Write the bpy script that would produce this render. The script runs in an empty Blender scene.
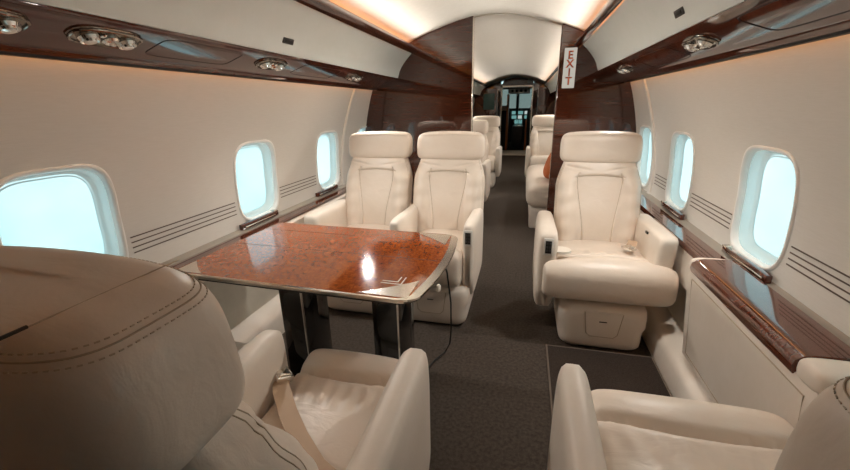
import bpy, bmesh, math, random
import numpy as np
from mathutils import Matrix, Vector
random.seed(7)
PI = math.pi
S = bpy.context.scene
COL = S.collection

# ------------------------------------------------------------------ materials
def rgb(h):
    h = h.lstrip('#')
    out = []
    for i in (0, 2, 4):
        c = int(h[i:i+2], 16) / 255
        out.append(c / 12.92 if c <= .04045 else ((c + .055) / 1.055) ** 2.4)
    return (*out, 1)

class NT:
    def __init__(s, name):
        s.m = bpy.data.materials.new(name); s.m.use_nodes = True
        s.t = s.m.node_tree; s.n = s.t.nodes; s.b = s.n['Principled BSDF']
        s.tc = None
    def add(s, kind, **kw):
        n = s.n.new(kind)
        for k, v in kw.items():
            if k.startswith('i_'):
                n.inputs[int(k[2:]) if k[2:].isdigit() else k[2:].replace('_', ' ')].default_value = v
            else: setattr(n, k, v)
        return n
    def link(s, a, b): s.t.links.new(a, b)
    def coord(s, scale=(1, 1, 1), rot=(0, 0, 0)):
        if not s.tc: s.tc = s.add('ShaderNodeTexCoord')
        mp = s.add('ShaderNodeMapping'); mp.inputs['Scale'].default_value = scale
        mp.inputs['Rotation'].default_value = rot
        s.link(s.tc.outputs['Object'], mp.inputs[0]); return mp.outputs[0]
    def noise(s, vec, scale, detail=3, rough=.5, dist=0):
        n = s.add('ShaderNodeTexNoise'); s.link(vec, n.inputs['Vector'])
        n.inputs['Scale'].default_value = scale; n.inputs['Detail'].default_value = detail
        n.inputs['Roughness'].default_value = rough; n.inputs['Distortion'].default_value = dist
        return n.outputs['Fac']
    def ramp(s, fac, stops):
        r = s.add('ShaderNodeValToRGB'); s.link(fac, r.inputs[0]); e = r.color_ramp.elements
        while len(e) < len(stops): e.new(.5)
        for el, (p, c) in zip(e, stops): el.position = p; el.color = c
        return r.outputs[0]
    def bump(s, h, strength, dist=.01, prev=None):
        b = s.add('ShaderNodeBump'); b.inputs['Strength'].default_value = strength
        b.inputs['Distance'].default_value = dist; s.link(h, b.inputs['Height'])
        if prev: s.link(prev, b.inputs['Normal'])
        return b.outputs[0]
    def set(s, **kw):
        for k, v in kw.items(): s.b.inputs[k.replace('_', ' ')].default_value = v
        return s
M = {}
def plain(name, col, rough=.5, **kw):
    t = NT(name); t.set(Base_Color=rgb(col), Roughness=rough, **kw); M[name] = t.m; return t

def leather(name, a, b, rough=.42, wrinkle=.35):
    t = NT(name); v = t.coord()
    c = t.ramp(t.noise(v, 5, 4, .6), [(.3, rgb(a)), (.7, rgb(b))]); t.link(c, t.b.inputs['Base Color'])
    w = t.noise(t.coord((6, 14, 9)), 1.6, 3, .5, 1.2)
    n1 = t.bump(w, wrinkle, .012)
    g = t.add('ShaderNodeTexVoronoi'); t.link(v, g.inputs['Vector']); g.inputs['Scale'].default_value = 420
    n2 = t.bump(g.outputs['Distance'], .04, .0015, n1)
    t.link(n2, t.b.inputs['Normal'])
    t.set(Roughness=rough, Specular_IOR_Level=.45)
    M[name] = t.m
leather('leather', '#dbcdbe', '#e2d5c8', .38, .14)
leather('leather_panel', '#dcd1c4', '#e3d9ce', .45, .06)

def wood(name, stops, scale=(1, 9, 9), ns=3.0, rough=.1, coat=.8, fine=60, burl=False):
    t = NT(name); v = t.coord(scale)
    f = t.noise(v, ns, 6, .62, .8 if not burl else 2.2)
    if burl:
        v2 = t.noise(t.coord((10, 26, 10)), 2.2, 4, .6, 1.5)
        mx = t.add('ShaderNodeMath', operation='ADD'); t.link(f, mx.inputs[0])
        ml = t.add('ShaderNodeMath', operation='MULTIPLY'); t.link(v2, ml.inputs[0]); ml.inputs[1].default_value = .45
        t.link(ml.outputs[0], mx.inputs[1])
        sb = t.add('ShaderNodeMath', operation='SUBTRACT'); t.link(mx.outputs[0], sb.inputs[0]); sb.inputs[1].default_value = .22
        f = sb.outputs[0]
    t.link(t.ramp(f, stops), t.b.inputs['Base Color'])
    t.set(Roughness=rough, Specular_IOR_Level=.5, Coat_Weight=coat, Coat_Roughness=.03)
    M[name] = t.m
wood('bulkhead_wood', [(.3, rgb('#36180e')), (.55, rgb('#421f12')), (.75, rgb('#502718'))], (3, 3, 60), 2.2, .07, .9)
wood('panel_wood', [(.3, rgb('#3c180c')), (.55, rgb('#512213')), (.75, rgb('#652e1a'))], (14, 3, 14), 2.0, .07, .45)
wood('rail_wood', [(.3, rgb('#371a10')), (.55, rgb('#4d2819')), (.75, rgb('#5f3422'))], (20, 2, 20), 2.0, .18, .8)
wood('ledge_wood', [(.3, rgb('#4a2213')), (.55, rgb('#5b2c1a')), (.78, rgb('#6d3922'))], (10, 40, 10), 1.3, .12, 1)
wood('table_wood', [(.28, rgb('#6a2c0e')), (.5, rgb('#94471a')), (.72, rgb('#b2642b'))], (30, 16, 22), 2.0, .10, .5, burl=True)
plain('door_wood', '#b0602a', .35)

def fabric(name, a, b, sc=(6, 6, 90), bump=.25, rough=.75):
    t = NT(name); f = t.noise(t.coord(sc), 3, 5, .65)
    t.link(t.ramp(f, [(.3, rgb(a)), (.7, rgb(b))]), t.b.inputs['Base Color'])
    t.link(t.bump(f, bump, .002), t.b.inputs['Normal']); t.set(Roughness=rough, Specular_IOR_Level=.25); M[name] = t.m
fabric('wall_fabric', '#d6d3cc', '#dcd9d3')
fabric('ceiling_cloth', '#beb8ad', '#c3bdb2', (8, 8, 8), .05)
fabric('bin_white', '#e2e8e4', '#e6ebe8', (4, 4, 4), .02, .45)
fabric('lower_panel', '#c9c3b6', '#d0cabd', (5, 5, 5), .03, .5)
t = NT('carpet'); f = t.noise(t.coord(), 260, 3, .7); g = t.noise(t.coord((1, 1, 1)), 70, 3, .5)
mx = t.add('ShaderNodeMath', operation='ADD'); t.link(f, mx.inputs[0]); t.link(g, mx.inputs[1])
ml = t.add('ShaderNodeMath', operation='MULTIPLY'); t.link(mx.outputs[0], ml.inputs[0]); ml.inputs[1].default_value = .5
t.link(t.ramp(ml.outputs[0], [(.35, rgb('#3b342e')), (.62, rgb('#574e47'))]), t.b.inputs['Base Color'])
t.link(t.bump(f, .6, .004), t.b.inputs['Normal']); t.set(Roughness=.95, Specular_IOR_Level=.1); M['carpet'] = t.m
t = NT('mat_pile'); f = t.noise(t.coord(), 240, 3, .7)
t.link(t.ramp(f, [(.35, rgb('#312a26')), (.65, rgb('#453c36'))]), t.b.inputs['Base Color'])
t.link(t.bump(f, .6, .004), t.b.inputs['Normal']); t.set(Roughness=.95, Specular_IOR_Level=.1); M['mat_pile'] = t.m
plain('mat_edge', '#6d6056', .9)
plain('sill_metal', '#9a958b', .45)
plain('window_white', '#f1f1ee', .3)
plain('pinstripe', '#5b4c42', .5)
plain('black_gloss', '#0c0c0d', .06, Specular_IOR_Level=.6, Coat_Weight=.6)
plain('dark', '#17130f', .5)
plain('dark_grey', '#3a3836', .45)
plain('chrome', '#e8e6e2', .12, Metallic=1.0)
plain('satin_nickel', '#e4ded4', .2, Metallic=1.0)
plain('dark_chrome', '#8b857c', .14, Metallic=1.0)
plain('belt', '#c2a88e', .6)
plain('ivory', '#eee6da', .4)
plain('stitch', '#bfae99', .7)
plain('seam', '#b3a28c', .7)
plain('sign_white', '#f2efe8', .4)
plain('sign_red', '#b04a24', .5)
plain('cord_black', '#1c1a19', .5)
plain('orange_cloth', '#b8602c', .85)
plain('white_plastic', '#dedbd4', .35)
plain('threshold', '#d8cbb8', .6)
plain('teal_screen', '#24484a', .2)

def emis(name, col, k):
    t = NT(name); t.set(Base_Color=(0, 0, 0, 1), Emission_Color=rgb(col), Emission_Strength=k, Roughness=.5); M[name] = t.m
emis('cove_led', '#ff9a36', 8.5)
emis('wash_led', '#ffab58', 7.0)
emis('display_glow', '#7fb8b6', .45)
emis('display_pale', '#cfe0dc', .5)
emis('sign_glow', '#f1e9da', .38)

t = NT('glass'); t.n.remove(t.b)
o = t.n['Material Output']; tr = t.add('ShaderNodeBsdfTransparent'); gl = t.add('ShaderNodeBsdfGlossy')
tr.inputs[0].default_value = (.93, .985, .99, 1); gl.inputs['Roughness'].default_value = .05
mxs = t.add('ShaderNodeMixShader'); mxs.inputs[0].default_value = .06
tl = t.add('ShaderNodeBsdfTranslucent'); tl.inputs[0].default_value = (.93, .985, .99, 1); mx2 = t.add('ShaderNodeMixShader'); mx2.inputs[0].default_value = .32
t.link(tr.outputs[0], mx2.inputs[1]); t.link(tl.outputs[0], mx2.inputs[2])
t.link(mx2.outputs[0], mxs.inputs[1]); t.link(gl.outputs[0], mxs.inputs[2]); t.link(mxs.outputs[0], o.inputs[0]); M['glass'] = t.m

def glass(name, col, refl):
    t = NT(name); t.n.remove(t.b)
    o = t.n['Material Output']; tr = t.add('ShaderNodeBsdfTransparent'); gl = t.add('ShaderNodeBsdfGlossy')
    tr.inputs[0].default_value = col; gl.inputs['Roughness'].default_value = .05
    mxs = t.add('ShaderNodeMixShader'); mxs.inputs[0].default_value = refl
    t.link(tr.outputs[0], mxs.inputs[1]); t.link(gl.outputs[0], mxs.inputs[2]); t.link(mxs.outputs[0], o.inputs[0]); M[name] = t.m
glass('windshield_glass', (.45, .44, .42, 1), .06)

# ------------------------------------------------------------------ object helpers
def tag(o, label=None, cat=None, group=None, kind=None):
    if label: o['label'] = label
    if cat: o['category'] = cat
    if group: o['group'] = group
    if kind: o['kind'] = kind
    return o
def empty(name, loc, label, cat, rz=0, group=None):
    o = bpy.data.objects.new(name, None); COL.objects.link(o)
    o.empty_display_size = .1
    o.location = loc; o.rotation_euler = (0, 0, rz)
    return tag(o, label, cat, group)
def link(name, me, mat, parent=None, loc=(0, 0, 0), rot=(0, 0, 0)):
    o = bpy.data.objects.new(name, me); COL.objects.link(o)
    if mat is not None and not me.materials: me.materials.append(M[mat])
    if parent: o.parent = parent
    o.location = loc; o.rotation_euler = rot
    return o
def mesh(name, verts, faces, smooth=True, angle=40):
    me = bpy.data.meshes.new(name)
    me.from_pydata([tuple(map(float, v)) for v in verts], [], faces); me.update()
    bm = bmesh.new(); bm.from_mesh(me)
    bmesh.ops.recalc_face_normals(bm, faces=bm.faces); bm.to_mesh(me); bm.free()
    if smooth:
        me.polygons.foreach_set('use_smooth', [True] * len(me.polygons))
        if angle: me.set_sharp_from_angle(angle=math.radians(angle))
    return me
def struct(name, me, mat, parent=None):
    o = link(name, me, mat, parent)
    if not parent: o['kind'] = 'structure'
    return o

def join(parts):
    V, F = [], []
    for v, f in parts:
        k = len(V); V += list(v); F += [tuple(i + k for i in q) for q in f]
    return V, F
def box_vf(x0, x1, y0, y1, z0, z1, bev=0, seg=2):
    bm = bmesh.new()
    bmesh.ops.create_cube(bm, size=1)
    for v in bm.verts:
        v.co = Vector(((x0 + x1) / 2 + v.co.x * (x1 - x0), (y0 + y1) / 2 + v.co.y * (y1 - y0), (z0 + z1) / 2 + v.co.z * (z1 - z0)))
    if bev: bmesh.ops.bevel(bm, geom=bm.edges[:], offset=bev, segments=seg, affect='EDGES', profile=.5)
    bm.verts.index_update()
    r = ([tuple(v.co) for v in bm.verts], [tuple(v.index for v in f.verts) for f in bm.faces]); bm.free(); return r
def box(name, x0, x1, y0, y1, z0, z1, bev=0, seg=2): return mesh(name, *box_vf(x0, x1, y0, y1, z0, z1, bev, seg))
def prism_vf(poly, y0, y1):            # closed (x,z) polygon extruded along y
    n = len(poly)
    V = [(x, y0, z) for x, z in poly] + [(x, y1, z) for x, z in poly]
    F = [(i, (i + 1) % n, n + (i + 1) % n, n + i) for i in range(n)] + [tuple(range(n)), tuple(range(n, 2 * n))]
    return V, F
def prism(name, poly, y0, y1, angle=35): return mesh(name, *prism_vf(poly, y0, y1), angle=angle)
def plate_vf(poly, z0, z1):            # closed (x,y) polygon with thickness in z
    n = len(poly)
    V = [(x, y, z0) for x, y in poly] + [(x, y, z1) for x, y in poly]
    F = [(i, (i + 1) % n, n + (i + 1) % n, n + i) for i in range(n)] + [tuple(range(n)), tuple(range(n, 2 * n))]
    return V, F
def tube_vf(pts, r, n=8, closed=False):
    pts = [Vector(p) for p in pts]; V = []; F = []; N = len(pts)
    for i, p in enumerate(pts):
        a = pts[(i - 1) % N] if (closed or i > 0) else p; b = pts[(i + 1) % N] if (closed or i < N - 1) else p
        t = (b - a).normalized(); up = Vector((0, 0, 1)) if abs(t.z) < .9 else Vector((1, 0, 0))
        u = t.cross(up).normalized(); w = u.cross(t)
        for k in range(n):
            c = 2 * PI * k / n; V.append(tuple(p + u * math.cos(c) * r + w * math.sin(c) * r))
    for i in range(N if closed else N - 1):
        j = (i + 1) % N
        for k in range(n): F.append((i * n + k, i * n + (k + 1) % n, j * n + (k + 1) % n, j * n + k))
    if not closed: F += [tuple(range(n)), tuple(range((N - 1) * n, N * n))]
    return V, F

def se_curve(a, b, n, N):              # superellipse, even spacing
    th = np.linspace(0, 2 * PI, 4001)
    c, s = np.cos(th), np.sin(th)
    P = np.stack([a * np.sign(c) * np.abs(c) ** (2 / n), b * np.sign(s) * np.abs(s) ** (2 / n)], 1)
    d = np.r_[0, np.cumsum(np.hypot(*np.diff(P, axis=0).T))]
    q = np.linspace(0, d[-1], N, endpoint=False)
    return np.stack([np.interp(q, d, P[:, 0]), np.interp(q, d, P[:, 1])], 1)
def se_cap(h, r, m, K):                # (offset along axis, ring scale), even spacing
    th = np.linspace(-PI / 2, PI / 2, 4001)
    t = np.sign(np.sin(th)) * np.abs(np.sin(th)) ** (2 / m); k = np.abs(np.cos(th)) ** (2 / m)
    d = np.r_[0, np.cumsum(np.hypot(np.diff(t) * h, np.diff(k) * r))]
    q = np.linspace(0, d[-1], K)
    return np.interp(q, d, t), np.interp(q, d, k)
def pillow_vf(hx, hy, hz, axis, n, m, N, K, deform=None, c=(0, 0, 0), ring=None):
    """superellipsoid cushion; axis = loft direction, n = ring squareness, m = end squareness"""
    H = {'x': (hy, hz, hx), 'y': (hx, hz, hy), 'z': (hx, hy, hz)}[axis]
    ring = se_curve(H[0], H[1], n, N) if ring is None else ring
    N = len(ring); t, k = se_cap(H[2], min(H[0], H[1]), m, K)
    V = []
    for ti, ki in zip(t[1:-1], k[1:-1]):
        for a, b in ring:
            # ends: keep the outline, round only the edge
            kk = max(ki, .001)  # ends keep the outline
            sa = (H[0] - min(H[0], H[1]) * (1 - kk)) / H[0]; sb = (H[1] - min(H[0], H[1]) * (1 - kk)) / H[1]
            p = (a * sa, b * sb, ti * H[2])
            V.append({'x': (p[2], p[0], p[1]), 'y': (p[0], p[2], p[1]), 'z': p}[axis])
    R = K - 2
    F = [(i * N + j, i * N + (j + 1) % N, (i + 1) * N + (j + 1) % N, (i + 1) * N + j) for i in range(R - 1) for j in range(N)]
    for i, s in ((0, -1), (R - 1, 1)):
        F.append(tuple(range(i * N, i * N + N)))
    V = np.array(V) + np.array(c)
    if deform is not None: V = np.array([deform(*p) for p in V])
    return V, F
def pillow(name, *a, angle=60, **k): return mesh(name, *pillow_vf(*a, **k), angle=angle)
def sstep(a, b, x):
    t = min(1, max(0, (x - a) / (b - a))); return t * t * (3 - 2 * t)
def gauss(d, s): return math.exp(-(d / s) ** 2)

# ------------------------------------------------------------------ the cabin shell
WX = ([.50, .60, .70, .85, 1.0, 1.15, 1.3, 1.39, 1.46], [1.168, 1.18, 1.188, 1.184, 1.168, 1.138, 1.098, 1.066, 1.035])
def wall_x(z):
    i = np.interp(z, WX[0], WX[1]); # gently smoothed
    return float((np.interp(z - .03, *WX) + i + np.interp(z + .03, *WX)) / 3)
ZW0, ZW1 = .55, 1.44
Y_AFT, Y_BULK, Y_FWD = -1.5, 3.55, 11.9
WH = (.177, .212, .838)                # window half width, half height, centre height
def hole_r(c, s, a, b, n=4.2): return (abs(c / a) ** n + abs(s / b) ** n) ** (-1 / n)

def wall_sheet(side, cells):
    """cells: (y0, y1, window centre or None)"""
    V, F = [], []
    nz, ny = 26, 12
    for y0, y1, wc in cells:
        base = len(V)
        if wc is None:
            for i in range(nz + 1):
                z = ZW0 + (ZW1 - ZW0) * i / nz
                V += [(side * wall_x(z), y0, z), (side * wall_x(z), y1, z)]
            F += [(base + 2 * i, base + 2 * i + 1, base + 2 * i + 3, base + 2 * i + 2) for i in range(nz)]
            continue
        per = [(y0 + (y1 - y0) * i / ny, ZW0) for i in range(ny)] + [(y1, ZW0 + (ZW1 - ZW0) * i / nz) for i in range(nz)] \
            + [(y1 - (y1 - y0) * i / ny, ZW1) for i in range(ny)] + [(y0, ZW1 - (ZW1 - ZW0) * i / nz) for i in range(nz)]
        n = len(per); RG = 9
        for r in range(RG + 1):
            f = r / RG
            for (py, pz) in per:
                dy, dz = py - wc, pz - WH[2]; L = math.hypot(dy, dz)
                rr = hole_r(dy / L, dz / L, WH[0], WH[1]); hy, hz = wc + dy / L * rr, WH[2] + dz / L * rr
                y, z = hy + (py - hy) * f, hz + (pz - hz) * f
                V.append((side * wall_x(z), y, z))
        for r in range(RG):
            for j in range(n):
                F.append((base + r * n + j, base + r * n + (j + 1) % n, base + (r + 1) * n + (j + 1) % n, base + (r + 1) * n + j))
    return mesh('wall', V, F, angle=None)

win_no = [0]
def window(side, wc, label):
    N = 96; V = []; F = []
    prof = [(.010, .001), (.008, .006), (.003, .008), (-.003, .005), (-.007, -.006), (-.010, -.018), (-.011, -.030), (-.013, -.052), (-.022, -.055), (-.024, -.060)]
    for d, h in prof:
        for k in range(N):
            a = 2 * PI * k / N; c, s = math.cos(a), math.sin(a)
            r = hole_r(c, s, WH[0] + d, WH[1] + d)
            y, z = wc + c * r, WH[2] + s * r
            V.append((side * (wall_x(z) - h), y, z))
    for i in range(len(prof) - 1):
        for k in range(N): F.append((i * N + k, i * N + (k + 1) % N, (i + 1) * N + (k + 1) % N, (i + 1) * N + k))
    win_no[0] += 1
    w = struct('window_%d' % win_no[0], mesh('window_frame', V, F, angle=60), 'window_white')
    w['label'] = label; w['category'] = 'window'
    # pane: slightly domed disc behind the frame
    V = []; F = []
    for ri in range(5):
        f = 1 - ri / 5
        for k in range(N):
            a = 2 * PI * k / N; c, s = math.cos(a), math.sin(a)
            r = hole_r(c, s, WH[0] - .0085, WH[1] - .0085) * f
            y, z = wc + c * r, WH[2] + s * r
            V.append((side * (wall_x(z) + .016), y, z))
    for i in range(4):
        for k in range(N): F.append((i * N + k, i * N + (k + 1) % N, (i + 1) * N + (k + 1) % N, (i + 1) * N + k))
    F.append(tuple(range(4 * N, 5 * N)))
    struct('pane', mesh('pane', V, F), 'glass', w)
    # the dust cover's retaining line inside the reveal
    P = []
    for k in range(N):
        a = 2 * PI * k / N; c, s = math.cos(a), math.sin(a); r = hole_r(c, s, WH[0] - .030, WH[1] - .030)
        z = WH[2] + s * r; P.append((side * (wall_x(z) + .056), wc + c * r, z))
    struct('gasket', mesh('gasket', *tube_vf(P, .0022, 6, True)), 'sill_metal', w)

LW = [.08, .92, 1.925, 2.79, 3.52, 4.5, 5.35, 6.2, 7.05, 7.9, 8.75]
RW = [.03, .86, 1.69, 2.54, 3.26, 4.5, 5.35, 6.2, 7.05, 7.9, 8.75]
def cells(W):
    out = []; prev = Y_AFT
    for i, c in enumerate(W):
        a, b = c - .25, c + .25
        if c > 3.2 and c < 4: b = c + .23
        if a > prev + .001: out.append((prev, a, None))
        out.append((a, b, c)); prev = b
    out.append((prev, Y_FWD, None)); return out
struct('wall_left', wall_sheet(-1, cells(LW)), 'wall_fabric')
struct('wall_right', wall_sheet(1, cells(RW)), 'wall_fabric')
where = {1: 'nearest the camera, partly behind the near headrest', 2: 'above the table, second from the front of the picture', 3: 'beside the window seat facing the camera', 4: 'by the wood bulkhead, mostly hidden'}
for i, c in enumerate(LW): window(-1, c, 'left cabin window ' + where.get(i, 'out of the main view'))
whereR = {2: 'above the near wooden side ledge', 3: 'beside the far single seat', 4: 'by the wood bulkhead'}
for i, c in enumerate(RW): window(1, c, 'right cabin window ' + whereR.get(i, 'out of the main view'))

# floor, aft wall
struct('floor', box('floor', -1.25, 1.25, Y_AFT - .1, 14.4, -.08, 0), 'carpet')
struct('wall_aft', box('wall_aft', -1.3, 1.3, Y_AFT - .08, Y_AFT, 0, 2.05), 'bulkhead_wood')

# ceiling arch
ARC = [(.80, 1.694), (.76, 1.72), (.714, 1.745), (.66, 1.768), (.60, 1.792), (.55, 1.811), (.44, 1.846), (.30, 1.886), (.185, 1.911), (.08, 1.925), (0, 1.928)]
def arch(dz, x_s=1.0):
    P = [(x * x_s, z + dz) for x, z in ARC]
    return P + [(-x, z) for x, z in reversed(P[:-1])]
def strip_sheet(P, y0, y1):
    n = len(P); V = [(x, y0, z) for x, z in P] + [(x, y1, z) for x, z in P]
    return V, [(i, i + 1, n + i + 1, n + i) for i in range(n - 1)]
def ceil_solid(dz, y0, y1):
    P = arch(dz); h = [(.86, 1.70), (1.075, 1.635), (1.092, 1.40), (1.14, 1.40), (1.125, 1.65), (.90, 1.80), (.45, 1.93)]
    top = [(-x, z) for x, z in h] + [(0, 2.0)] + [(x, z) for x, z in reversed(h)]
    return prism_vf(P + top, y0, y1)
struct('ceiling', mesh('ceiling', *ceil_solid(0, Y_AFT, Y_BULK + .03), angle=50), 'ceiling_cloth')
struct('ceiling_forward', mesh('ceiling_forward', *ceil_solid(-.009, Y_BULK + .03, Y_FWD), angle=50), 'ceiling_cloth')

# bulkhead (dark wood) either side of the aisle
def bulk_outline(sign, xa):
    P = [(x, z + .004) for x, z in arch(0)]
    P = sorted(P, key=lambda p: p[0])
    if sign < 0:
        top = [p for p in P if p[0] < xa]; za = float(np.interp(xa, [p[0] for p in P], [p[1] for p in P]))
        wall = [(-wall_x(z) - .004, z) for z in (.56, .7, .85, 1.0, 1.15, 1.3, 1.43)]
        return [(xa, 0), (-1.12, 0), (-1.16, .5)] + wall + [(-1.04, 1.6), (-.84, 1.69)] + top + [(xa, za)]
    top = [p for p in P if p[0] > xa]; za = float(np.interp(xa, [p[0] for p in P], [p[1] for p in P]))
    wall = [(wall_x(z) + .004, z) for z in (.56, .7, .85, 1.0, 1.15, 1.3, 1.43)]
    return [(xa, za)] + top + [(.84, 1.69), (1.04, 1.6)] + list(reversed(wall)) + [(1.16, .5), (1.12, 0), (xa, 0)]
struct('wall_bulkhead_left', mesh('wall_bulkhead_left', *prism_vf(bulk_outline(-1, -.165), Y_BULK, Y_BULK + .06), angle=20), 'bulkhead_wood')
struct('wall_bulkhead_right', mesh('wall_bulkhead_right', *prism_vf(bulk_outline(1, .535), Y_BULK, Y_BULK + .06), angle=20), 'bulkhead_wood')
struct('trim_1', box('trim_1', -.168, -.160, Y_BULK - .004, Y_BULK + .064, 0, 1.905, .002), 'satin_nickel')
struct('trim_2', box('trim_2', .529, .537, Y_BULK - .004, Y_BULK + .064, 0, 1.81, .002), 'rail_wood')

# lower side walls, sills
for s, nm in ((-1, 'left'), (1, 'right')):
    struct('wall_lower_' + nm, prism('wall_lower_' + nm, [(s * 1.10, 0), (s * 1.10, .50), (s * 1.085, .555), (s * 1.18, .565), (s * 1.22, .5), (s * 1.22, 0)], Y_AFT, Y_FWD), 'lower_panel')
    struct('baseboard_' + nm, prism('baseboard_' + nm, [(s * .985, 0), (s * .99, .10), (s * 1.01, .135), (s * 1.11, .16), (s * 1.11, 0)], Y_AFT, Y_FWD, 50), 'leather_panel')
    struct('trim_sill_' + nm, prism('trim_sill_' + nm, [(s * 1.135, .56), (s * 1.135, .598), (s * 1.15, .606), (s * 1.2, .606), (s * 1.2, .56)], Y_AFT, Y_BULK), 'sill_metal')
# curved rib on each side wall just aft of the bulkhead
for s, nm in ((-1, 'left'), (1, 'right')):
    V = []; F = []; zs = np.linspace(.6, 1.43, 30); pr = [(3.05, -.002), (3.055, .010), (3.065, .014), (3.095, .014), (3.11, .008), (3.115, -.002)]
    yoff = .0
    for z in zs:
        bow = .16 * ((z - .6) / .83) ** 1.5
        for y, h in pr: V.append((s * (wall_x(z) - h), y - .06 + bow, z))
    n = len(pr)
    for i in range(len(zs) - 1):
        for k in range(n - 1): F.append((i * n + k, i * n + k + 1, (i + 1) * n + k + 1, (i + 1) * n + k))
    struct('trim_rib_' + nm, mesh('trim_rib_' + nm, V, F), 'wall_fabric')
# pinstripes inlaid along the walls between the windows
for s, nm, W in ((-1, 'left', LW), (1, 'right', RW)):
    parts = []
    W5 = [c for c in W if c < 3.6]
    for a, b in zip(W5[:-1], W5[1:]):
        y0, y1 = a + .205, b - .205
        if y1 > 2.95 and y0 < 3.0: y1 = 2.97
        for z in (.752, .731, .710, .689):
            x = wall_x(z); parts.append(box_vf(min(s * x - .0015 * s, s * x + .003 * s), max(s * x - .0015 * s, s * x + .003 * s), y0, y1, z - .0022, z + .0022))
    struct('trim_pinstripe_' + nm, mesh('trim_pinstripe_' + nm, *join(parts), smooth=False), 'pinstripe')

# ------------------------------------------------------------------ overhead bins, rails, service panels
BIN = [(.826, 1.466), (.818, 1.490), (.808, 1.520), (.790, 1.553), (.766, 1.585), (.738, 1.617), (.712, 1.643), (.696, 1.660)]
def mir(s, P): return [(s * x, z) for x, z in P]
def overhead(s, nm, y0, y1, ylatch, lab):
    b = empty('overhead_bin', (0, 0, 0), lab[0], 'overhead bin')
    poly = BIN + [(.72, 1.682), (.84, 1.682), (1.02, 1.60), (1.06, 1.469), (.90, 1.469)]
    link('bin_body', prism('bin_body', mir(s, poly), y0, y1, 50), 'bin_white', b)
    if ylatch:
        sx = .806
        l = link('latch', box('latch', -.0045, .0045, -.042, .042, -.013, .013, .003), 'dark_grey', b, (s * (sx - .001), ylatch, 1.523), (0, s * -.42, 0))
        link('latch_plate', box('latch_plate', -.003, .003, -.030, .030, -.007, .007, .002), 'dark', l, (-s * .004, 0, 0))
        l['label'] = 'dark metal latch'
    r = link('light_rail', prism('light_rail', mir(s, [(.692, 1.659), (.684, 1.656), (.668, 1.668), (.660, 1.688), (.661, 1.708), (.668, 1.720), (.676, 1.720), (.682, 1.706), (.694, 1.69)]), y0, y1, 50), 'rail_wood')
    tag(r, lab[1], 'rail')
    led = link('cove_light', box('cove_light', s * .742 - .012, s * .742 + .012, y0 + .02, y1 - .02, 1.684, 1.692), 'cove_led')
    tag(led, lab[2], 'light')
    p = empty('service_panel', (0, 0, 0), lab[3], 'panel')
    link('panel_board', prism('panel_board', mir(s, [(.828, 1.464), (.838, 1.456), (1.005, 1.398), (1.024, 1.388), (1.030, 1.374), (1.038, 1.374), (1.040, 1.402), (1.070, 1.42), (1.070, 1.466), (.90, 1.467), (.832, 1.466)]), y0, y1, 40), 'panel_wood', p)
    link('edge_lip', prism('edge_lip', mir(s, [(1.0285, 1.377), (1.027, 1.369), (1.040, 1.368), (1.040, 1.377)]), y0, y1, 40), 'dark', p)
    w = link('wash_light', box('wash_light', s * 1.049 - .006, s * 1.049 + .006, y0 + .02, y1 - .02, 1.400, 1.406), 'wash_led')
    tag(w, lab[4], 'light')
    return p
def psl(s, y, u, off=0):   # point on the sloped underside of a service panel
    return (s * (.838 + (1.005 - .838) * u), y, 1.456 + (1.398 - 1.456) * u - off)
pl_ = overhead(-1, 'left', Y_AFT, Y_BULK, 1.80, ('long pale overhead bin along the left side over the table', 'dark wood rail along the left ceiling edge over the near cabin', 'warm cove light strip behind the near left ceiling rail', 'glossy dark wood service panel over the left windows', 'warm wash light strip above the near left windows'))
pr_ = overhead(1, 'right', Y_AFT, Y_BULK, 1.74, ('long pale overhead bin along the right side over the single seats', 'dark wood rail along the right ceiling edge over the near cabin', 'warm cove light strip behind the near right ceiling rail', 'glossy dark wood service panel over the right windows', 'warm wash light strip above the near right windows'))
overhead(-1, 'left', Y_BULK + .06, 10.2, 6.6, ('far left pale overhead bin beyond the wood bulkhead', 'dark wood rail along the left ceiling edge beyond the bulkhead', 'warm cove light strip on the left beyond the bulkhead', 'wood service panel on the left beyond the bulkhead', 'warm wash light strip on the left beyond the bulkhead'))
overhead(1, 'right', Y_BULK + .06, 10.2, 0, ('far right pale overhead bin beyond the exit sign', 'dark wood rail along the right ceiling edge beyond the bulkhead', 'warm cove light strip on the right beyond the bulkhead', 'wood service panel on the right beyond the bulkhead', 'warm wash light strip on the right beyond the bulkhead'))
# oxygen mask doors let into the panels
def mask_door(s, y0, y1, parent):
    P = []
    for a in np.linspace(0, 2 * PI, 48, endpoint=False):
        c, q = math.cos(a), math.sin(a); r = hole_r(c, q, (y1 - y0) / 2, .36, 7)
        P.append(psl(s, (y0 + y1) / 2 + c * r, .5 + q * r, .0006))
    o = link('mask_door_outline', mesh('mask_door_outline', *tube_vf(P, .0016, 6, True)), 'dark', parent)
mask_door(-1, 1.17, 1.56, pl_); mask_door(-1, 2.05, 2.5, pl_); mask_door(1, 2.05, 2.6, pr_); mask_door(1, 1.05, 1.45, pr_)

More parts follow.
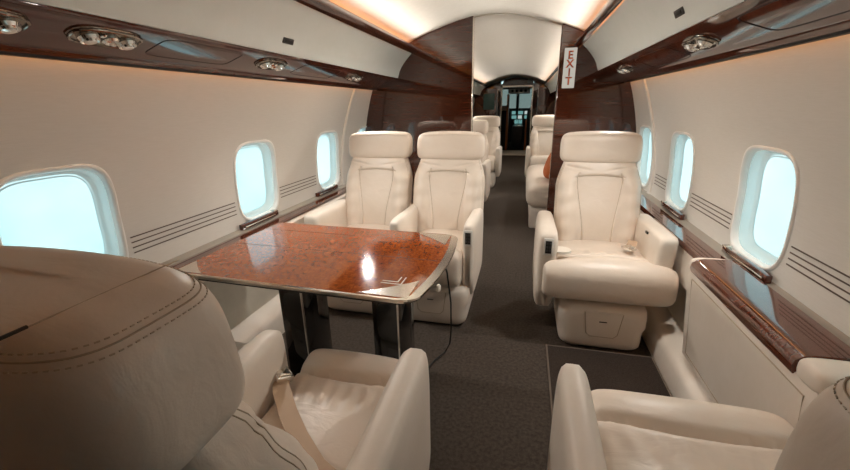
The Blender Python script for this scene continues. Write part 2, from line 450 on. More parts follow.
# air vent / reading light clusters
def oval(a, b, z0, z1, N=40, inset=0):
    V = []; 
    for z, k in ((z0, 1), (z1, 1 - inset)):
        for i in range(N):
            t = 2 * PI * i / N; r = hole_r(math.cos(t), math.sin(t), a, b, 2.8)
            V.append((math.cos(t) * r * k, math.sin(t) * r * k, z))
    F = [(i, (i + 1) % N, N + (i + 1) % N, N + i) for i in range(N)] + [tuple(range(N)), tuple(range(N, 2 * N))]
    return V, F
def lathe_vf(prof, N=20, c=(0, 0, 0)):
    V = []; F = []
    for r, z in prof:
        for k in range(N): V.append((c[0] + r * math.cos(2 * PI * k / N), c[1] + r * math.sin(2 * PI * k / N), c[2] + z))
    for i in range(len(prof) - 1):
        for k in range(N): F.append((i * N + k, i * N + (k + 1) % N, (i + 1) * N + (k + 1) % N, (i + 1) * N + k))
    F += [tuple(range(N)), tuple(range((len(prof) - 1) * N, len(prof) * N))]
    return V, F
_bz = mesh('vent_bezel', *join([oval(.046, .105, .002, -.006, 40, .06), tube_vf([(math.cos(t) * hole_r(math.cos(t), math.sin(t), .043, .10, 2.8), math.sin(t) * hole_r(math.cos(t), math.sin(t), .043, .10, 2.8), -.006) for t in np.linspace(0, 2 * PI, 40, endpoint=False)], .0045, 8, True)]), angle=30)
_nz = mesh('air_nozzle', *lathe_vf([(.027, -.004), (.028, -.012), (.024, -.020), (.018, -.016), (.015, -.024), (.006, -.026)], 20), angle=30)
_ld = mesh('reading_lamp', *lathe_vf([(.021, -.004), (.022, -.014), (.017, -.019), (.012, -.013), (.004, -.012)], 20), angle=30)
_bt = mesh('call_button', *lathe_vf([(.008, -.004), (.008, -.012), (.005, -.014)], 12), angle=30)
slope = math.atan2(.058, .167)
def cluster(s, y, u, label, lit=True):
    p = psl(s, y, u, .001)
    e = empty('air_vent_cluster', p, label, 'air vent', 0, 'chrome air vent and reading light clusters'); e.rotation_euler = (0, s * slope, 0)
    link('bezel', _bz, 'dark_chrome', e); link('air_nozzle', _nz, 'chrome', e, (0, -.055, 0)); link('air_nozzle', _nz, 'chrome', e, (-.002, .058, 0))
    L = bpy.data.lights.new('reading_light', 'SPOT') if lit else None
    if lit:
     L.energy = 19; L.spot_size = math.radians(155); L.spot_blend = 1; L.shadow_soft_size = .022; L.color = (1, .95, .88)
     o = bpy.data.objects.new('reading_light', L); COL.objects.link(o); o.location = (p[0] - s * .004, p[1], p[2] - .035); o.rotation_euler = (0, s * .65, 0)
    link('reading_lamp', _ld, 'chrome', e, (.004, .003, 0)); link('call_button', _bt, 'chrome', e, (.02, -.026, 0)); link('call_button', _bt, 'chrome', e, (-.02, .03, 0))
for y, lb in ((.70, 'chrome air vent cluster at the far left end of the left panel, partly cut off'), (1.0, 'chrome oval air vent cluster on the left panel, second from the camera'), (1.80, 'chrome oval air vent cluster over the left window by the table'), (2.78, 'chrome oval air vent cluster over the left window seat, nearest the bulkhead')):
    cluster(-1, y, .42, lb, y > 1.5)
for y, lb in ((1.80, 'chrome oval air vent cluster on the right panel above the near right window'), (3.0, 'small looking chrome air vent cluster on the right panel next to the bulkhead')):
    cluster(1, y, .42, lb)

for s_, y, lb in ((-1, 4.7, 'added air vent cluster with fill light over the first far left seat'), (-1, 6.6, 'added air vent cluster with fill light over the farthest left seat'), (1, 4.7, 'added air vent cluster with fill light over the divan'), (1, 6.6, 'added air vent cluster with fill light over the farthest right seat')):  # clusters added here so their spots brighten the forward zone
    cluster(s_, y, .42, lb)

# exit sign on the bulkhead
ex = empty('exit_sign', (.6115, Y_BULK, 1.342), 'white vertical EXIT sign with red letters on the right bulkhead', 'exit sign')
link('sign_plate', box('sign_plate', -.047, .047, -.012, 0, 0, .298, .003), 'sign_glow', ex)
for i, ch in enumerate('EXIT'):
    cu = bpy.data.curves.new('letter', 'FONT'); cu.body = ch; cu.align_x = 'CENTER'; cu.size = .082; cu.extrude = .001; cu.offset = .002
    tmp = bpy.data.objects.new('tmp', cu); COL.objects.link(tmp)
    dg = bpy.context.evaluated_depsgraph_get(); me = bpy.data.meshes.new_from_object(tmp.evaluated_get(dg)); bpy.data.objects.remove(tmp)
    me.materials.clear()
    link('letter', me, 'sign_red', ex, (0, -.0135, .218 - i * .064), (PI / 2, 0, 0))

# ------------------------------------------------------------------ seats
def lean(z): return -.175 - .30 * (z - .42)
def d_back(w):
    def f(x, y, z):
        u = x / w
        front = y > 0
        k = 1 - .17 * sstep(.74, .93, z) - .05 * sstep(.60, .42, z)
        yy = y
        if front:
            a = abs(u)
            hw = (.150 + .36 * max(0, (z - .42)) ** 1.0 * .75)            # half width of the middle panel
            ax = abs(x)
            inside = sstep(hw + .012, hw - .004, ax) * sstep(.815, .80, z)
            hw = .080 + .043 * sstep(.45, .82, z) ** 1.3
            d_side = ax - hw
            top = .812 + .010 * (1 - (ax / .13) ** 2)
            inb = sstep(.004, -.010, d_side) * sstep(top + .004, top - .010, z)
            yy -= .010 * inb
            if z < top + .02: yy -= .009 * gauss(d_side, .0045)
            if ax < hw + .02: yy -= .008 * gauss(z - top, .005)
            # bolsters swell at the sides
            yy += .024 * sstep(.11, .175, ax) * sstep(.235, .19, ax) * sstep(.86, .74, z)
            yy += .010 * gauss(z - .60, .10) * (1 - a * a)
            yy += .003 * math.sin(z * 70 + 3 * u) * sstep(.10, .17, ax)
            # shoulder fold
            yy -= .005 * gauss(z - (.845 + .03 * a), .006) * sstep(.02, .12, ax)
        return (x * k, yy + lean(z), z)
    return f
HB, HZ, HC = .086, .084, .970        # headrest half depth, half height, centre height
def head_ring(): return se_curve(.222, HB, 4.4, 400)
def d_head(x, y, z):
    t = (z - HC) / HZ
    xx = x * (1 - .035 * max(0, t) ** 2)
    yy = y + (.010 * (1 - (x / .22) ** 2) if y > 0 else -.006 * (1 - (x / .22) ** 2))
    zz = z + .010 * (1 - (x / .22) ** 2) * sstep(.2, 1, t)
    return (xx, yy - .335 - .12 * (z - HC), zz)
def d_cush(w, nose):
    def f(x, y, z):
        u = x / w
        zz = z; xx = x
        if nose: xx = x * (1 + (nose / w - 1) * sstep(.185, .225, y))
        top = z > .36
        yc = (.175 if w < .22 else .115) + .035 * u * u
        if top:
            zz += (.048 if w < .19 else .022) * gauss(y - yc - .09, .07)
            zz -= .026 * gauss(y - yc, .011) * sstep(1.02, .9, abs(u))
            zz -= .012 * sstep(yc, yc - .12, y)
            zz += .012 * (1 - u * u)
            if y < yc: zz += .0022 * math.sin(26 * u + 8 * y) * sstep(yc - .13, yc - .07, y) * sstep(yc - .012, yc - .05, y)
        return (xx, y + (.072 if w < .22 else .05), zz)
    return f
def arm_mesh(s, xc, hx, z0, z1, y0, y1, flare=0):
    h = (z1 - z0) / 2
    def f(x, y, z):
        t = (z - z0) / (z1 - z0)
        f_ = (y - y0) / (y1 - y0)
        if z0 < .3: y -= .06 * sstep(.30, 0, t) * sstep(.55, 1, f_)         # front foot curves back
        x += s * flare * (t - .5)
        zz = z + .012 * sstep(.2, 1, f_) * t
        return (x, y, zz)
    return pillow('armrest', hx, (y1 - y0) / 2, h, 'y', 5.5, 7, 56, 46, f, (xc, (y0 + y1) / 2, (z0 + z1) / 2), angle=70)
CACHE = {}
def cached(key, fn):
    if key not in CACHE: CACHE[key] = fn()
    return CACHE[key]
def ring_path(kk):
    t, k = se_cap(HZ, HB, 4.6, 2000)
    z = HC + HZ * float(np.interp(-kk, -k[1000:], t[1000:]))
    P = []
    for a, b in se_curve(.222, HB, 4.4, 220):
        x, y, zz = d_head(a * (.222 - HB * (1 - kk)) / .222, b * kk, z); P.append((x, y, zz + .0007))
    return P
def head_seam(): return mesh('seam', *tube_vf(ring_path(.90), .0008, 6, True))
def head_stitches(kk):
    parts = []
    P = ring_path(kk); n = len(P)
    L = [0]
    for i in range(n): L.append(L[-1] + (Vector(P[(i + 1) % n]) - Vector(P[i])).length)
    PP = P + [P[0]]; s = 0
    while s < L[-1] - .006:
        a = [np.interp(s, L, [p[k] for p in PP]) for k in range(3)]; b = [np.interp(s + .0032, L, [p[k] for p in PP]) for k in range(3)]
        parts.append(tube_vf([a, b], .0007, 5)); s += .006
    return mesh('stitching', *join(parts), smooth=False)
def head_slot(s):
    return mesh('slot', *tube_vf([d_head(s * .165, y, HC + HZ) for y in (-.078, -.065, -.05)], .0014, 6))
def head_crease(s):
    return mesh('crease', *tube_vf([d_head(s * .165, y, HC + HZ - .0004) for y in np.linspace(-.05, .07, 8)], .0006, 6))
def back_seam_shade():  # panel seam as a darker tube, standing in for the groove's shade
    f = d_back(.236); Q = []
    for z in np.linspace(.46, .812, 40): Q.append((-(.080 + .043 * sstep(.45, .82, z) ** 1.3), z))
    w = -Q[-1][0]
    for x in np.linspace(-w, w, 24)[1:-1]: Q.append((x, .812 + .010 * (1 - (x / .13) ** 2)))
    Q += [(-x, z) for x, z in reversed(Q[:40])]
    P = []
    for x, z in Q:
        x0 = x / (1 - .17 * sstep(.74, .93, z) - .05 * sstep(.60, .42, z)); y0 = .075 * (1 - abs(x0 / .236) ** 3.6) ** (1 / 3.6)
        P.append(f(x0, y0 + .0012, z))
    return mesh('seam', *tube_vf(P, .0016, 6))
def back_outline(yf):
    f = d_back(.236); t, k = se_cap(.262, .075, 6, 2000); Q = []
    def pt(q, kk, sgn):
        zz = .668 + .262 * q; a = .236 - .075 * (1 - kk); xf = (1 - yf ** 3.6) ** (1 / 3.6)
        return (sgn * a * xf, .075 * kk * yf, zz)
    side = []
    for q in np.linspace(-.6, .8, 30): side.append(pt(q, 1.0 if q < .3 else float(np.interp(q, t, k)), 1))
    for kk in np.linspace(float(np.interp(.8, t, k)), .12, 24)[1:]:
        q = float(np.interp(-kk, -k[1000:], t[1000:])); side.append(pt(q, kk, 1))
    xe, ye, ze = side[-1]
    top = [(x, ye, ze) for x in np.linspace(xe, -xe, 20)[1:-1]]
    P = side + top + [(-x, y, z) for x, y, z in reversed(side)]
    return mesh('edge_seam', *tube_vf([f(*p) for p in P], .0011, 6))
def seat(loc, rz, w, arms, label, nose=0, back=(0, 0, 0), head=None):
    e = empty('cabin_seat', loc, label, 'seat', rz, 'cream leather cabin seats')
    pd = link('pedestal', cached('ped', lambda: pillow('pedestal', .215, .24, .125, 'z', 9, 9, 64, 24, lambda x, y, z: (x * (1 - .06 * (z < .12)), y + .072 + .02 * (z - .12), z), (0, 0, .126))), 'leather_panel', e)
    def drawer():
        P = [(-.088, .225), (.088, .225), (.072, .105), (.055, .088), (-.055, .088), (-.072, .105)]
        n = len(P); V = [(x, .309, z) for x, z in P] + [(x, .318, z) for x, z in P]
        F = [(i, (i + 1) % n, n + (i + 1) % n, n + i) for i in range(n)] + [tuple(range(n)), tuple(range(n, 2 * n))]
        return mesh('drawer', V, F, smooth=False)
    dr = link('drawer', cached('drawer', drawer), 'leather_panel', e)
    def dline():
        P = [(-.09, .3160, .222), (-.074, .3160, .103), (-.056, .3160, .086), (.056, .3160, .086), (.074, .3160, .103), (.09, .3160, .222)]
        return mesh('drawer_gap', *tube_vf(P, .0022, 6))
    link('drawer_gap', cached('dline', dline), 'seam', dr)
    link('finger_slot', cached('slot', lambda: box('finger_slot', -.018, .018, .317, .320, .170, .175)), 'dark', dr)
    link('seat_cushion', cached(('cush', w, nose), lambda: pillow('seat_cushion', w - .002, .31 if w < .22 else .287, .108, 'x', 3.4, 9, 150, 70, d_cush(w, nose), (0, 0, .357))), 'leather', e)
    bk = link('backrest', cached('back', lambda: pillow('backrest', .236, .075, .262, 'z', 3.6, 6, 230, 130, d_back(.236), (0, 0, .668))), 'leather', e, back)
    link('seam', cached('bseam_shade', back_seam_shade), 'seam', bk)
    for q_ in (.55, .40): link('edge_seam', cached(('bout', q_), lambda: back_outline(q_)), 'seam', bk)
    hd = link('headrest', cached('head', lambda: pillow('headrest', .222, HB, HZ, 'z', 4.4, 4.6, 160, 60, d_head, (0, 0, HC), head_ring())), 'leather', e, head or back)
    link('seam', cached('hseam', head_seam), 'seam', hd)
    for k_ in (.935, .86): link('stitching', cached(('hstitch', k_), lambda: head_stitches(k_)), 'stitch', hd)
    for s in (-1, 1):
        link('slot', cached(('hslot', s), lambda: head_slot(s)), 'dark', hd)
        link('crease', cached(('hcrease', s), lambda: head_crease(s)), 'seam', hd)
    for s, xin, xout, z0, z1, y1, kind in arms:
        a = link('armrest', cached(('arm', s, xin, xout, z0, z1, y1), lambda: arm_mesh(s, s * (xin + xout) / 2, (xout - xin) / 2, z0, z1, -.27, y1, .012 if z0 > .3 else 0)), 'leather_panel', e)
        xc = s * (xin + xout) / 2
        if kind == 'control':
            c = link('control_panel', box('control_panel', -.024, .024, -.004, .005, -.045, .045, .003), 'white_plastic', a, (xc, y1 + .0005, z1 - .062))
            link('keypad', box('keypad', -.015, .015, -.002, .002, -.033, .033, .001), 'dark', c, (0, .005, 0))
            kb = cached('kbut', lambda: box('key', -.0045, .0045, -.001, .0015, -.006, .006, .001))
            for i in range(3):
                for j in (-1, 1): link('key', kb, 'dark_grey', c, (j * .007, .0072, .018 - i * .018))
        if kind == 'lid':
            link('lid_gap', cached(('lid', s, xin), lambda: mesh('lid_gap', *tube_vf([(xc - .03, y1 - .02, z1 + .0115), (xc - .03, -.1, z1 + .009)], .0015, 6))), 'seam', a)
            link('lid_pull', cached(('pull', s, xin), lambda: box('lid_pull', s * xin - .004, s * xin + .004, .05, .085, z1 - .03, z1 - .018, .002)), 'dark', a)
    return e
AISLE = .595
# near row, facing forward
s1 = seat((-.175, .61, 0), 0, .175, [(1, .175, .262, .14, .60, .262, 'plain'), (-1, .178, .258, .30, .60, .262, 'plain')], 'cream leather aisle seat seen from behind at the bottom left, facing the table', head=(-.018, -.05, .022), back=(-.022, -.02, -.02))
s2 = seat((-.655, .61, 0), 0, .20, [(-1, .20, .28, .30, .60, .25, 'plain')], 'cream leather window seat in the near left row, hidden behind the aisle headrest')
s3 = seat((.745, .69, 0), 0, .24, [(-1, .262, .342, .12, .60, .20, 'plain'), (1, .24, .30, .40, .58, .15, 'plain')], 'cream leather single seat cut off at the bottom right corner', back=(0, -.08, -.03))
# opposite row, facing the camera
s4 = seat((.733, 2.2, 0), PI, .235, [(1, .236, .342, .16, .60, .268, 'control'), (-1, .205, .298, .40, .605, .262, 'lid')], 'cream leather single seat facing the camera on the right of the aisle', nose=.310)
s5 = seat((-.175, 2.26, 0), PI, .175, [(-1, .168, .240, .16, .60, .27, 'control'), (1, .180, .255, .30, .60, .27, 'plain')], 'cream leather aisle seat facing the camera behind the right end of the table')
s6 = seat((-.675, 2.28, 0), PI, .20, [(1, .20, .32, .36, .60, .25, 'plain')], 'cream leather window seat facing the camera behind the left end of the table')
# beyond the bulkhead
s7 = seat((-.36, 4.6, 0), PI, .20, [(-1, .20, .28, .16, .60, .262, 'plain')], 'cream leather seat just beyond the bulkhead on the left, only its edge showing')
s8 = seat((-.32, 6.3, 0), PI, .20, [(-1, .20, .28, .16, .60, .262, 'plain')], 'cream leather seat farther forward on the left, before the cockpit')
s9 = seat((.62, 6.35, 0), PI, .22, [(1, .22, .29, .16, .60, .262, 'plain')], 'far cream leather seat on the right beyond the divan')

# divan beyond the bulkhead on the right
dv = empty('divan', (.72, 4.75, 0), 'cream leather divan along the right wall beyond the bulkhead', 'sofa')
link('divan_base', box('divan_base', -.33, .25, -.75, .75, 0, .22, .02), 'leather_panel', dv)
link('divan_cushion', pillow('divan_cushion', .355, .78, .135, 'y', 4, 9, 80, 40, None, (-.02, 0, .335)), 'leather', dv)
link('divan_back', pillow('divan_back', .07, .74, .22, 'y', 4, 8, 60, 40, None, (.27, 0, .66)), 'leather', dv)
th = pillow('throw_pillow', .06, .17, .16, 'x', 2.6, 2.6, 50, 30, None)
tp = link('throw_pillow', th, 'orange_cloth', None, (.60, 4.30, .63), (0, .35, .1)); tag(tp, 'orange throw pillow on the divan beyond the bulkhead', 'pillow')

# seat belts
def ribbon_vf(pts, wvec, th=.0025):
    V = []; F = []
    for i, (p, w) in enumerate(zip(pts, wvec)):
        p = Vector(p); w = Vector(w)
        for q in (p - w, p + w): V += [tuple(q), (q[0], q[1], q[2] + th)]
    for i in range(len(pts) - 1):
        a, b = i * 4, i * 4 + 4
        F += [(a, a + 2, b + 2, b), (a + 1, b + 1, b + 3, a + 3), (a, b, b + 1, a + 1), (a + 2, a + 3, b + 3, b + 2)]
    F += [(0, 1, 3, 2), (len(V) - 4, len(V) - 2, len(V) - 1, len(V) - 3)]
    return V, F

# ------------------------------------------------------------------ table
TB = empty('conference_table', (-.435, 1.335, 0), 'glossy burl wood table with silver corners between the left seats', 'table', math.radians(-2.2))
def table_outline(dx0, dx1, dy, bulge, r, N=10):
    P = []
    # start near left, go round counter-clockwise; right end bows outward
    for k in range(N + 1):
        a = PI + PI / 2 * k / N; P.append((dx0 + r * .6 + r * .6 * math.cos(a), -dy + r * .6 + r * .6 * math.sin(a)))
    for k in range(N + 1):
        a = -PI / 2 + PI / 2 * k / N; P.append((dx1 - r + r * math.cos(a), -dy + r + r * math.sin(a)))
    for k in range(1, 12):
        y = (-dy + r) + (2 * dy - 2 * r) * k / 12; P.append((dx1 + bulge * (1 - (y / (dy - r)) ** 2), y))
    for k in range(N + 1):
        a = PI / 2 * k / N; P.append((dx1 - r + r * math.cos(a), dy - r + r * math.sin(a)))
    for k in range(N + 1):
        a = PI / 2 + PI / 2 * k / N; P.append((dx0 + r * .6 + r * .6 * math.cos(a), dy - r * .6 + r * .6 * math.sin(a)))
    return P
out_o = table_outline(-.475, .462, .325, .022, .06)
out_i = table_outline(-.470, .432, .319, .022, .045)
n = len(out_o)
zt = .672
link('tabletop', mesh('tabletop', *plate_vf(out_i, zt - .015, zt), angle=30), 'table_wood', TB)
V = []; F = []
for P, z in ((out_i, zt - .012), (out_i, zt + .0004), (out_o, zt - .0015), (out_o, zt - .008), ([(x * .99, y * .985) for x, y in out_o], zt - .017)):
    V += [(x, y, z) for x, y in P]
for i in range(4):
    for k in range(n): F.append((i * n + k, i * n + (k + 1) % n, (i + 1) * n + (k + 1) % n, (i + 1) * n + k))
link('edge_rim', mesh('edge_rim', V, F, angle=30), 'satin_nickel', TB)
link('underside', mesh('underside', *plate_vf([(x * .97, y * .96) for x, y in out_i], zt - .030, zt - .0155), angle=30), 'dark', TB)
def corner(sx, sy, w, d):
    x0 = .434 if sx > 0 else -.470
    P = [(0, 0)] + [(-sx * w * math.cos(a) ** 2.2, -sy * d * math.sin(a) ** 2.2) for a in np.linspace(0, PI / 2, 16)]
    cx = x0 - sx * .008; cy = sy * .312
    return mesh('corner_plate', *plate_vf([(cx + x, cy + y) for x, y in P], zt - .002, zt + .0012), smooth=False)
for sx, sy in ((1, -1), (-1, -1), (1, 1)):
    c = link('corner_plate', corner(sx, sy, .17 if sx > 0 else .12, .13 if sx > 0 else .10), 'satin_nickel', TB)
def chev():
    parts = []
    for o in (.0, .016):
        x, y = .375 - o, -.225 + o
        parts += [box_vf(x - .07 + o, x, y - .002, y + .002, zt, zt + .0008), box_vf(x - .002, x + .002, y, y + .055 - o, zt, zt + .0008)]
    return mesh('corner_inlay', *join(parts), smooth=False)
link('corner_inlay', chev(), 'ivory', TB)
link('leaf_seam', mesh('leaf_seam', *join([box_vf(-.465, .44, -.0013, .0013, zt, zt + .0004), box_vf(-.465, .44, .2087, .2113, zt, zt + .0004)]), smooth=False), 'dark', TB)
for x in (-.105, .285):
    lg = link('leg', box('leg', x - .05, x + .05, -.16, .02, .0, zt - .03, .004), 'black_gloss', TB)
    link('leg_edge', box('leg_edge', x + .046, x + .0525, -.1625, -.1555, .01, zt - .035, .001), 'chrome', lg)
link('latch_knob', mesh('latch_knob', *lathe_vf([(.004, 0), (.013, .003), (.013, .010), (.006, .014)], 14)), 'ivory', TB, (.478, -.16, zt - .03), (0, PI / 2, 0))
# cord hanging from the table to the carpet
cd = link('power_cord', mesh('power_cord', *tube_vf([(-.02, 1.50, .64), (-.012, 1.60, .50), (-.005, 1.66, .32), (-.01, 1.70, .15), (-.02, 1.72, .05), (-.04, 1.70, .009), (-.08, 1.62, .006), (-.11, 1.5, .006), (-.13, 1.35, .006)], .004, 8)), 'cord_black'); tag(cd, 'thin black power cord running from the table end down to the carpet', 'cord')

# ------------------------------------------------------------------ side ledges, cabinet, mat
cb = empty('side_cabinet', (0, 0, 0), 'cream side cabinet with raised glossy wood top on the right wall', 'cabinet')
link('cabinet_panel', prism('cabinet_panel', [(1.028, .165), (.992, .50), (.990, .545), (.998, .562), (1.083, .562), (1.083, .165)], .93, 1.70, 40), 'leather_panel', cb)
def inset():
    P = []
    for y, z in ((1.66, .19), (1.66, .535), (.97, .535), (.97, .19)):
        x = 1.028 - (z - .165) / .335 * .036 if z < .5 else .9905
        P.append((x - .001, y, z))
    return mesh('panel_seam', *tube_vf(P, .0022, 6, True))
link('panel_seam', inset(), 'seam', cb)
link('wood_top', prism('wood_top', [(.992, .556), (.985, .575), (.990, .596), (1.006, .609), (1.03, .614), (1.133, .617), (1.133, .567), (1.08, .564)], 1.03, 1.69, 50), 'ledge_wood', cb)
link('end_cap', pillow('end_cap', .075, .05, .034, 'y', 4, 3, 40, 20, None, (1.062, .985, .585)), 'leather_panel', cb)
link('end_cap', pillow('end_cap', .075, .018, .032, 'y', 4, 3, 40, 20, None, (1.062, 1.70, .582)), 'leather_panel', cb)
lr = empty('side_ledge', (0, 0, 0), 'narrow glossy dark wood ledge along the right wall beside the far single seat', 'ledge')
link('ledge_board', prism('ledge_board', [(1.048, .564), (1.044, .580), (1.052, .592), (1.133, .598), (1.133, .568), (1.08, .566)], 1.72, Y_BULK - .002, 50), 'ledge_wood', lr)
link('ledge_front', prism('ledge_front', [(1.055, .40), (1.050, .562), (1.083, .562), (1.083, .40)], 1.72, Y_BULK - .002, 40), 'leather_panel', lr)
ll = empty('side_ledge', (0, 0, 0), 'narrow dark wood ledge along the left wall behind the table', 'ledge')
link('ledge_board', prism('ledge_board', [(-1.09, .568), (-1.088, .588), (-1.133, .592), (-1.133, .568)], .2, Y_BULK - .002, 50), 'ledge_wood', ll)
link('ledge_front', prism('ledge_front', [(-1.045, .50), (-1.045, .565), (-1.055, .572), (-1.083, .566), (-1.083, .50)], .2, Y_BULK - .002, 40), 'leather_panel', ll)
def flip(s, y, lab, dark):
    e = empty('flip_rail', (s * 1.155, y, .606), lab, 'rail')
    link('rail_board', box('rail_board', -.011, .011, -.165, .165, 0, .030, .004), 'ledge_wood' if dark else 'panel_wood', e)
    link('hinge', box('hinge', -.017, .010, .125, .155, .026, .036, .002), 'satin_nickel', e)
    link('metal_strip', box('metal_strip', -s * .016 - .002, -s * .016 + .006, -.15, .12, .012, .018, .001), 'satin_nickel', e)
flip(1, 1.66, 'dark wood flip-up rail under the near right window', True)
flip(1, 2.48, 'dark wood flip-up rail under the right window beside the far seat', True)
flip(-1, 1.86, 'narrow wood and metal rail under the left window above the table', False)
flip(-1, 2.68, 'narrow wood and metal rail under the left window beside the window seat', False)
flip(-1, 1.0, 'narrow wood and metal rail under the left window nearest the camera', False)
mt = empty('floor_mat', (0, 0, 0), 'dark brown floor mat on the carpet between the two right seats', 'mat')
link('mat_body', box('mat_body', .475, .975, 1.0, 1.87, .001, .010, .003), 'mat_pile', mt)
link('mat_border', mesh('mat_border', *tube_vf([(.472, 1.0, .006), (.472, 1.873, .006), (.978, 1.873, .006), (.978, 1.0, .006)], .006, 8, True)), 'mat_edge', mt)

# belts of two seats
def belt(name_loc, pts, buckle, label):
    b = empty('seat_belt', (0, 0, 0), label, 'seat belt')
    P = [Vector(p) for p in pts]; W = []
    for i in range(len(P)):
        t = (P[min(i + 1, len(P) - 1)] - P[max(i - 1, 0)]).normalized(); W.append(tuple(t.cross(Vector((0, 0, 1))).normalized() * .023))
    link('strap', mesh('strap', *ribbon_vf(pts, W)), 'belt', b)
    bk = link('buckle', box('buckle', -.024, .024, -.030, .030, -.007, .009, .004), 'chrome', b, buckle[0], buckle[1])
    link('buckle_flap', box('buckle_flap', -.019, .019, -.024, .012, .008, .014, .003), 'satin_nickel', bk)
belt('', [(-.345, .80, .487), (-.32, .765, .482), (-.26, .70, .476), (-.19, .635, .474), (-.11, .57, .476), (-.03, .53, .480)], ((-.345, .81, .492), (0, .25, .9)), 'tan seat belt with chrome buckle across the near left seat')
belt('', [(.86, 2.12, .492), (.885, 2.17, .492), (.91, 2.24, .494)], ((.86, 2.115, .494), (0, 0, .5)), 'short seat belt with buckle on the far single seat')
tr_ = link('cup_tray', mesh('cup_tray', *plate_vf([(math.cos(a) * .055, math.sin(a) * .045) for a in np.linspace(0, 2 * PI, 32, endpoint=False)], 0, .012)), 'ivory', None, (.505, 1.985, .500)); tag(tr_, 'white oval tray beside the left armrest of the far single seat', 'tray')

# ------------------------------------------------------------------ forward end: galley panels and cockpit
def fwd_panel(x0, x1):
    P = sorted([(x, z - .02) for x, z in arch(0)], key=lambda p: p[0]); xs = [p[0] for p in P]; zs = [p[1] for p in P]
    inner = [p for p in P if x0 < p[0] < x1]
    return [(x0, 0)] + [(x0, float(np.interp(x0, xs, zs)) if abs(x0) < .84 else 1.5)] + inner + [(x1, float(np.interp(x1, xs, zs)) if abs(x1) < .84 else 1.5), (x1, 0)]
YC = 11.3
struct('wall_forward_left', mesh('wall_forward_left', *prism_vf(fwd_panel(-1.2, -.38), YC, YC + .08), angle=20), 'bulkhead_wood')
struct('wall_forward_right', mesh('wall_forward_right', *prism_vf(fwd_panel(.46, 1.2), YC, YC + .08), angle=20), 'bulkhead_wood')
struct('wall_forward_top', mesh('wall_forward_top', *prism_vf([(-.38, 1.71)] + [(x, z - .02) for x, z in sorted(arch(0)) if -.38 < x < .46] + [(.46, 1.71)], YC, YC + .08), angle=20), 'bulkhead_wood')
# galley cabinets forward
for x0, x1, y0, y1, lab in ((-.96, -.42, 10.25, YC - .01, 'dark wood galley cabinet on the left before the cockpit'), (.56, .96, 10.25, YC - .01, 'dark wood closet on the right before the cockpit')):
    g = empty('galley_cabinet', ((x0 + x1) / 2, y0, 0), lab, 'cabinet')
    hw = (x1 - x0) / 2
    link('cabinet_body', box('cabinet_body', -hw, hw, 0, y1 - y0, 0, 1.61, .006), 'bulkhead_wood', g)
    link('cabinet_door', box('cabinet_door', -hw + .04, hw - .04, -.014, 0, .1, .95, .004), 'panel_wood', g)
    if x0 < 0: link('display', box('display', -hw + .22, hw - .05, -.016, .0, 1.12, 1.50, .004), 'teal_screen', g)
dr = struct('door_1', mesh('door_1', *join([box_vf(-.38, -.345, YC - .02, YC + .1, 0, 1.71), box_vf(.425, .46, YC - .02, YC + .1, 0, 1.71), box_vf(-.38, .46, YC - .02, YC + .1, 1.675, 1.71)]), smooth=False), 'satin_nickel')
struct('door_leaf', box('door_leaf', -.22, -.17, YC + .1, YC + .62, .02, 1.50, .006), 'door_wood', dr)
struct('trim_4', box('trim_4', .30, .34, YC + .1, YC + .5, .0, .85, .004), 'door_wood')
struct('trim_3', box('trim_3', -.38, .46, YC - 1.0, YC + .1, .0, .012, .004), 'threshold')
# cockpit shell
struct('wall_cockpit', mesh('wall_cockpit', *join([box_vf(-.95, -.93, YC + .08, 14.20, 0, 1.75), box_vf(.98, 1.0, YC + .08, 14.20, 0, 1.75), box_vf(-.95, 1.0, YC + .08, 13.00, 1.72, 1.76), box_vf(-.95, 1.0, 14.10, 14.20, 0, 1.05)]), smooth=False), 'dark_grey')
for x0, x1 in ((-.88, .0), (.06, .95)):
    win_no[0] += 1
    w = struct('window_%d' % win_no[0], mesh('windshield_frame', *join([box_vf(x0, x1, 14.00, 14.06, 1.03, 1.07), box_vf(x0, x1, 13.00, 13.06, 1.68, 1.72), box_vf(x1 - .01, x1 + .065, 13.00, 14.10, 1.03, 1.72)]), smooth=False), 'dark_grey')
    w['label'] = 'cockpit windshield'; w['category'] = 'window'
    V = [(x0, 14.03, 1.06), (x1, 14.03, 1.06), (x1, 13.03, 1.70), (x0, 13.03, 1.70)]
    struct('pane', mesh('pane', V + [(a, b + .01, c + .01) for a, b, c in V], [(0, 1, 2, 3), (4, 5, 6, 7), (0, 1, 5, 4), (1, 2, 6, 5), (2, 3, 7, 6), (3, 0, 4, 7)], smooth=False), 'windshield_glass', w)
ip = empty('instrument_panel', (.08, 13.40, 0), 'cockpit instrument panel with glowing teal displays beyond the far doorway', 'instrument panel')
link('panel_body', box('panel_body', -.85, .85, 0, .2, .45, 1.12, .02), 'dark_grey', ip)
for i in range(7):
    for k in range(2):
        x = -.62 + i * .2; z = .80 + .135 * k
        link('display', box('display', x, x + .15 - .03 * ((i + k) % 2), -.012, 0, z, z + .10, .006), 'display_pale' if (i + 2 * k) % 3 == 0 else 'display_glow', ip)
for i in range(12): link('knob', mesh('knob', *lathe_vf([(.014, 0), (.014, .02), (.008, .024)], 10)), 'satin_nickel', ip, (-.6 + i * .11, -.001, .74), (PI / 2, 0, 0))
link('center_pedestal', box('center_pedestal', -.16, .16, -1.1, .0, 0, .62, .03), 'dark_grey', ip)
for i in range(4):
    link('control_display', box('control_display', -.12 + .125 * (i % 2), -.01 + .125 * (i % 2), -.02, 0, .50 + .15 * (i // 2), .62 + .15 * (i // 2), .006), 'display_glow', ip)
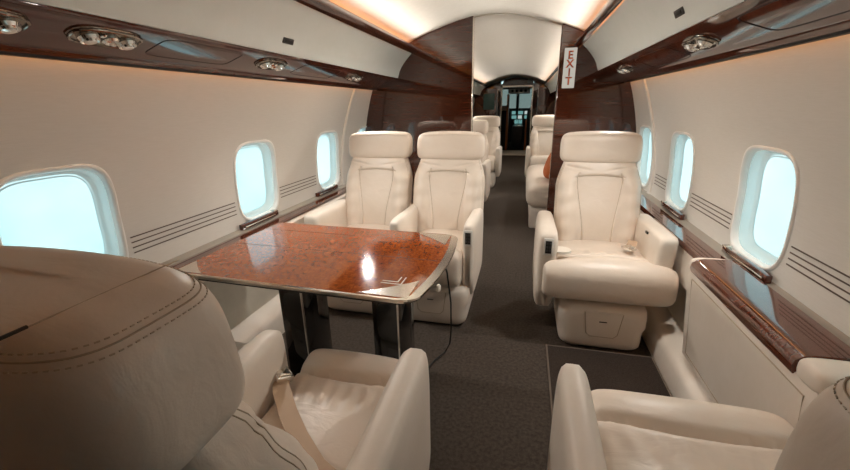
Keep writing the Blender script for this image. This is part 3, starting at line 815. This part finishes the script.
for i in range(3): link('switch_row', box('switch_row', -.13, .13, -1.02 + i * .25, -.87 + i * .25, .615, .632, .004), 'satin_nickel', ip)
for x, lab in ((-.36, 'dark pilot seat on the left of the cockpit'), (.55, 'dark pilot seat on the right of the cockpit')):
    ps = empty('pilot_seat', (x, 12.50, 0), lab, 'pilot seat')
    link('seat_base', box('seat_base', -.2, .2, -.2, .25, 0, .45, .04), 'dark_grey', ps)
    link('seat_back', pillow('seat_back', .22, .07, .32, 'z', 3.5, 5, 40, 24, None, (0, -.24, .76)), 'dark_grey', ps)
    link('seat_headrest', pillow('seat_headrest', .13, .05, .07, 'z', 3.5, 4, 30, 14, None, (0, -.26, 1.14)), 'ivory', ps)
op = empty('overhead_switch_panel', (.08, 12.30, 1.53), 'pale overhead switch panel at the top of the cockpit', 'switch panel')
link('panel_plate', box('panel_plate', -.30, .30, -.35, .35, 0, .13, .02), 'white_plastic', op)
for i in range(4): link('switch_block', box('switch_block', -.22 + .12 * i, -.15 + .12 * i, -.358, -.345, .03, .10, .004), 'dark_grey', op)

# ------------------------------------------------------------------ daylight, added cove fill, camera
W = bpy.data.worlds.new('outside'); S.world = W; W.use_nodes = True
nt = W.node_tree; bg = nt.nodes['Background']
tc = nt.nodes.new('ShaderNodeTexCoord'); ns = nt.nodes.new('ShaderNodeTexNoise'); ns.inputs['Scale'].default_value = 3.5; ns.inputs['Detail'].default_value = 4
rp = nt.nodes.new('ShaderNodeValToRGB'); nt.links.new(tc.outputs['Generated'], ns.inputs['Vector']); nt.links.new(ns.outputs['Fac'], rp.inputs[0])
rp.color_ramp.elements[0].position = .38; rp.color_ramp.elements[0].color = (.36, .65, .68, 1)
rp.color_ramp.elements[1].position = .64; rp.color_ramp.elements[1].color = (.66, .84, .87, 1)
nt.links.new(rp.outputs[0], bg.inputs[0]); bg.inputs[1].default_value = 1.25
for s, WW in ((-1, LW), (1, RW)):
    for c in WW:
        L = bpy.data.lights.new('window_portal', 'AREA'); L.shape = 'RECTANGLE'; L.size = .36; L.size_y = .44
        L.cycles.is_portal = True
        o = bpy.data.objects.new('window_portal', L); COL.objects.link(o)
        o.location = (s * (wall_x(WH[2]) + .11), c, WH[2]); o.rotation_euler = (PI / 2, 0, s * PI / 2)

for s in (-1, 1):  # neutral fill lights added beside the warm strips to brighten the cabin
    for y0, y1, e in ((1.2, Y_BULK - .05, 7), (Y_BULK + .1, 10.1, 12)):
        L = bpy.data.lights.new('cove_fill', 'AREA'); L.shape = 'RECTANGLE'; L.size = y1 - y0; L.size_y = .03; L.energy = e; L.color = (1, .955, .90); L.spread = math.radians(44)
        o = bpy.data.objects.new('cove_fill', L); COL.objects.link(o)
        d = Vector((-s * .92, 0, .39)).normalized()
        o.matrix_world = Matrix.Translation((s * .715, (y0 + y1) / 2, 1.710)) @ Matrix((Vector((0, 1, 0)), d.cross(Vector((0, 1, 0))) * -1, -d)).transposed().to_4x4()

cam = bpy.data.cameras.new('camera'); co = bpy.data.objects.new('camera', cam); COL.objects.link(co)
cam.sensor_width = 36; cam.sensor_fit = 'HORIZONTAL'; cam.lens = 388.67 / 850 * 36; cam.clip_start = .02
R = np.array([[.9707037, .05821479, -.23312093], [.23958183, -.30838907, .92059585], [-.01829965, -.94947734, -.31330162]])
m = Matrix.Identity(4)
for i in range(3):
    m[i][0] = R[i, 0]; m[i][1] = -R[i, 1]; m[i][2] = -R[i, 2]
m[0][3], m[1][3], m[2][3] = .293, 0, 1.22
co.matrix_world = m
S.camera = co
vs = S.view_settings; vs.view_transform = 'Standard'; vs.look = 'None'; vs.gamma = 1; vs.use_curve_mapping = False
vs.exposure = .5
S.cycles.max_bounces = 12; S.cycles.diffuse_bounces = 8; S.cycles.glossy_bounces = 4; S.cycles.transparent_max_bounces = 12
S.cycles.use_denoising = True
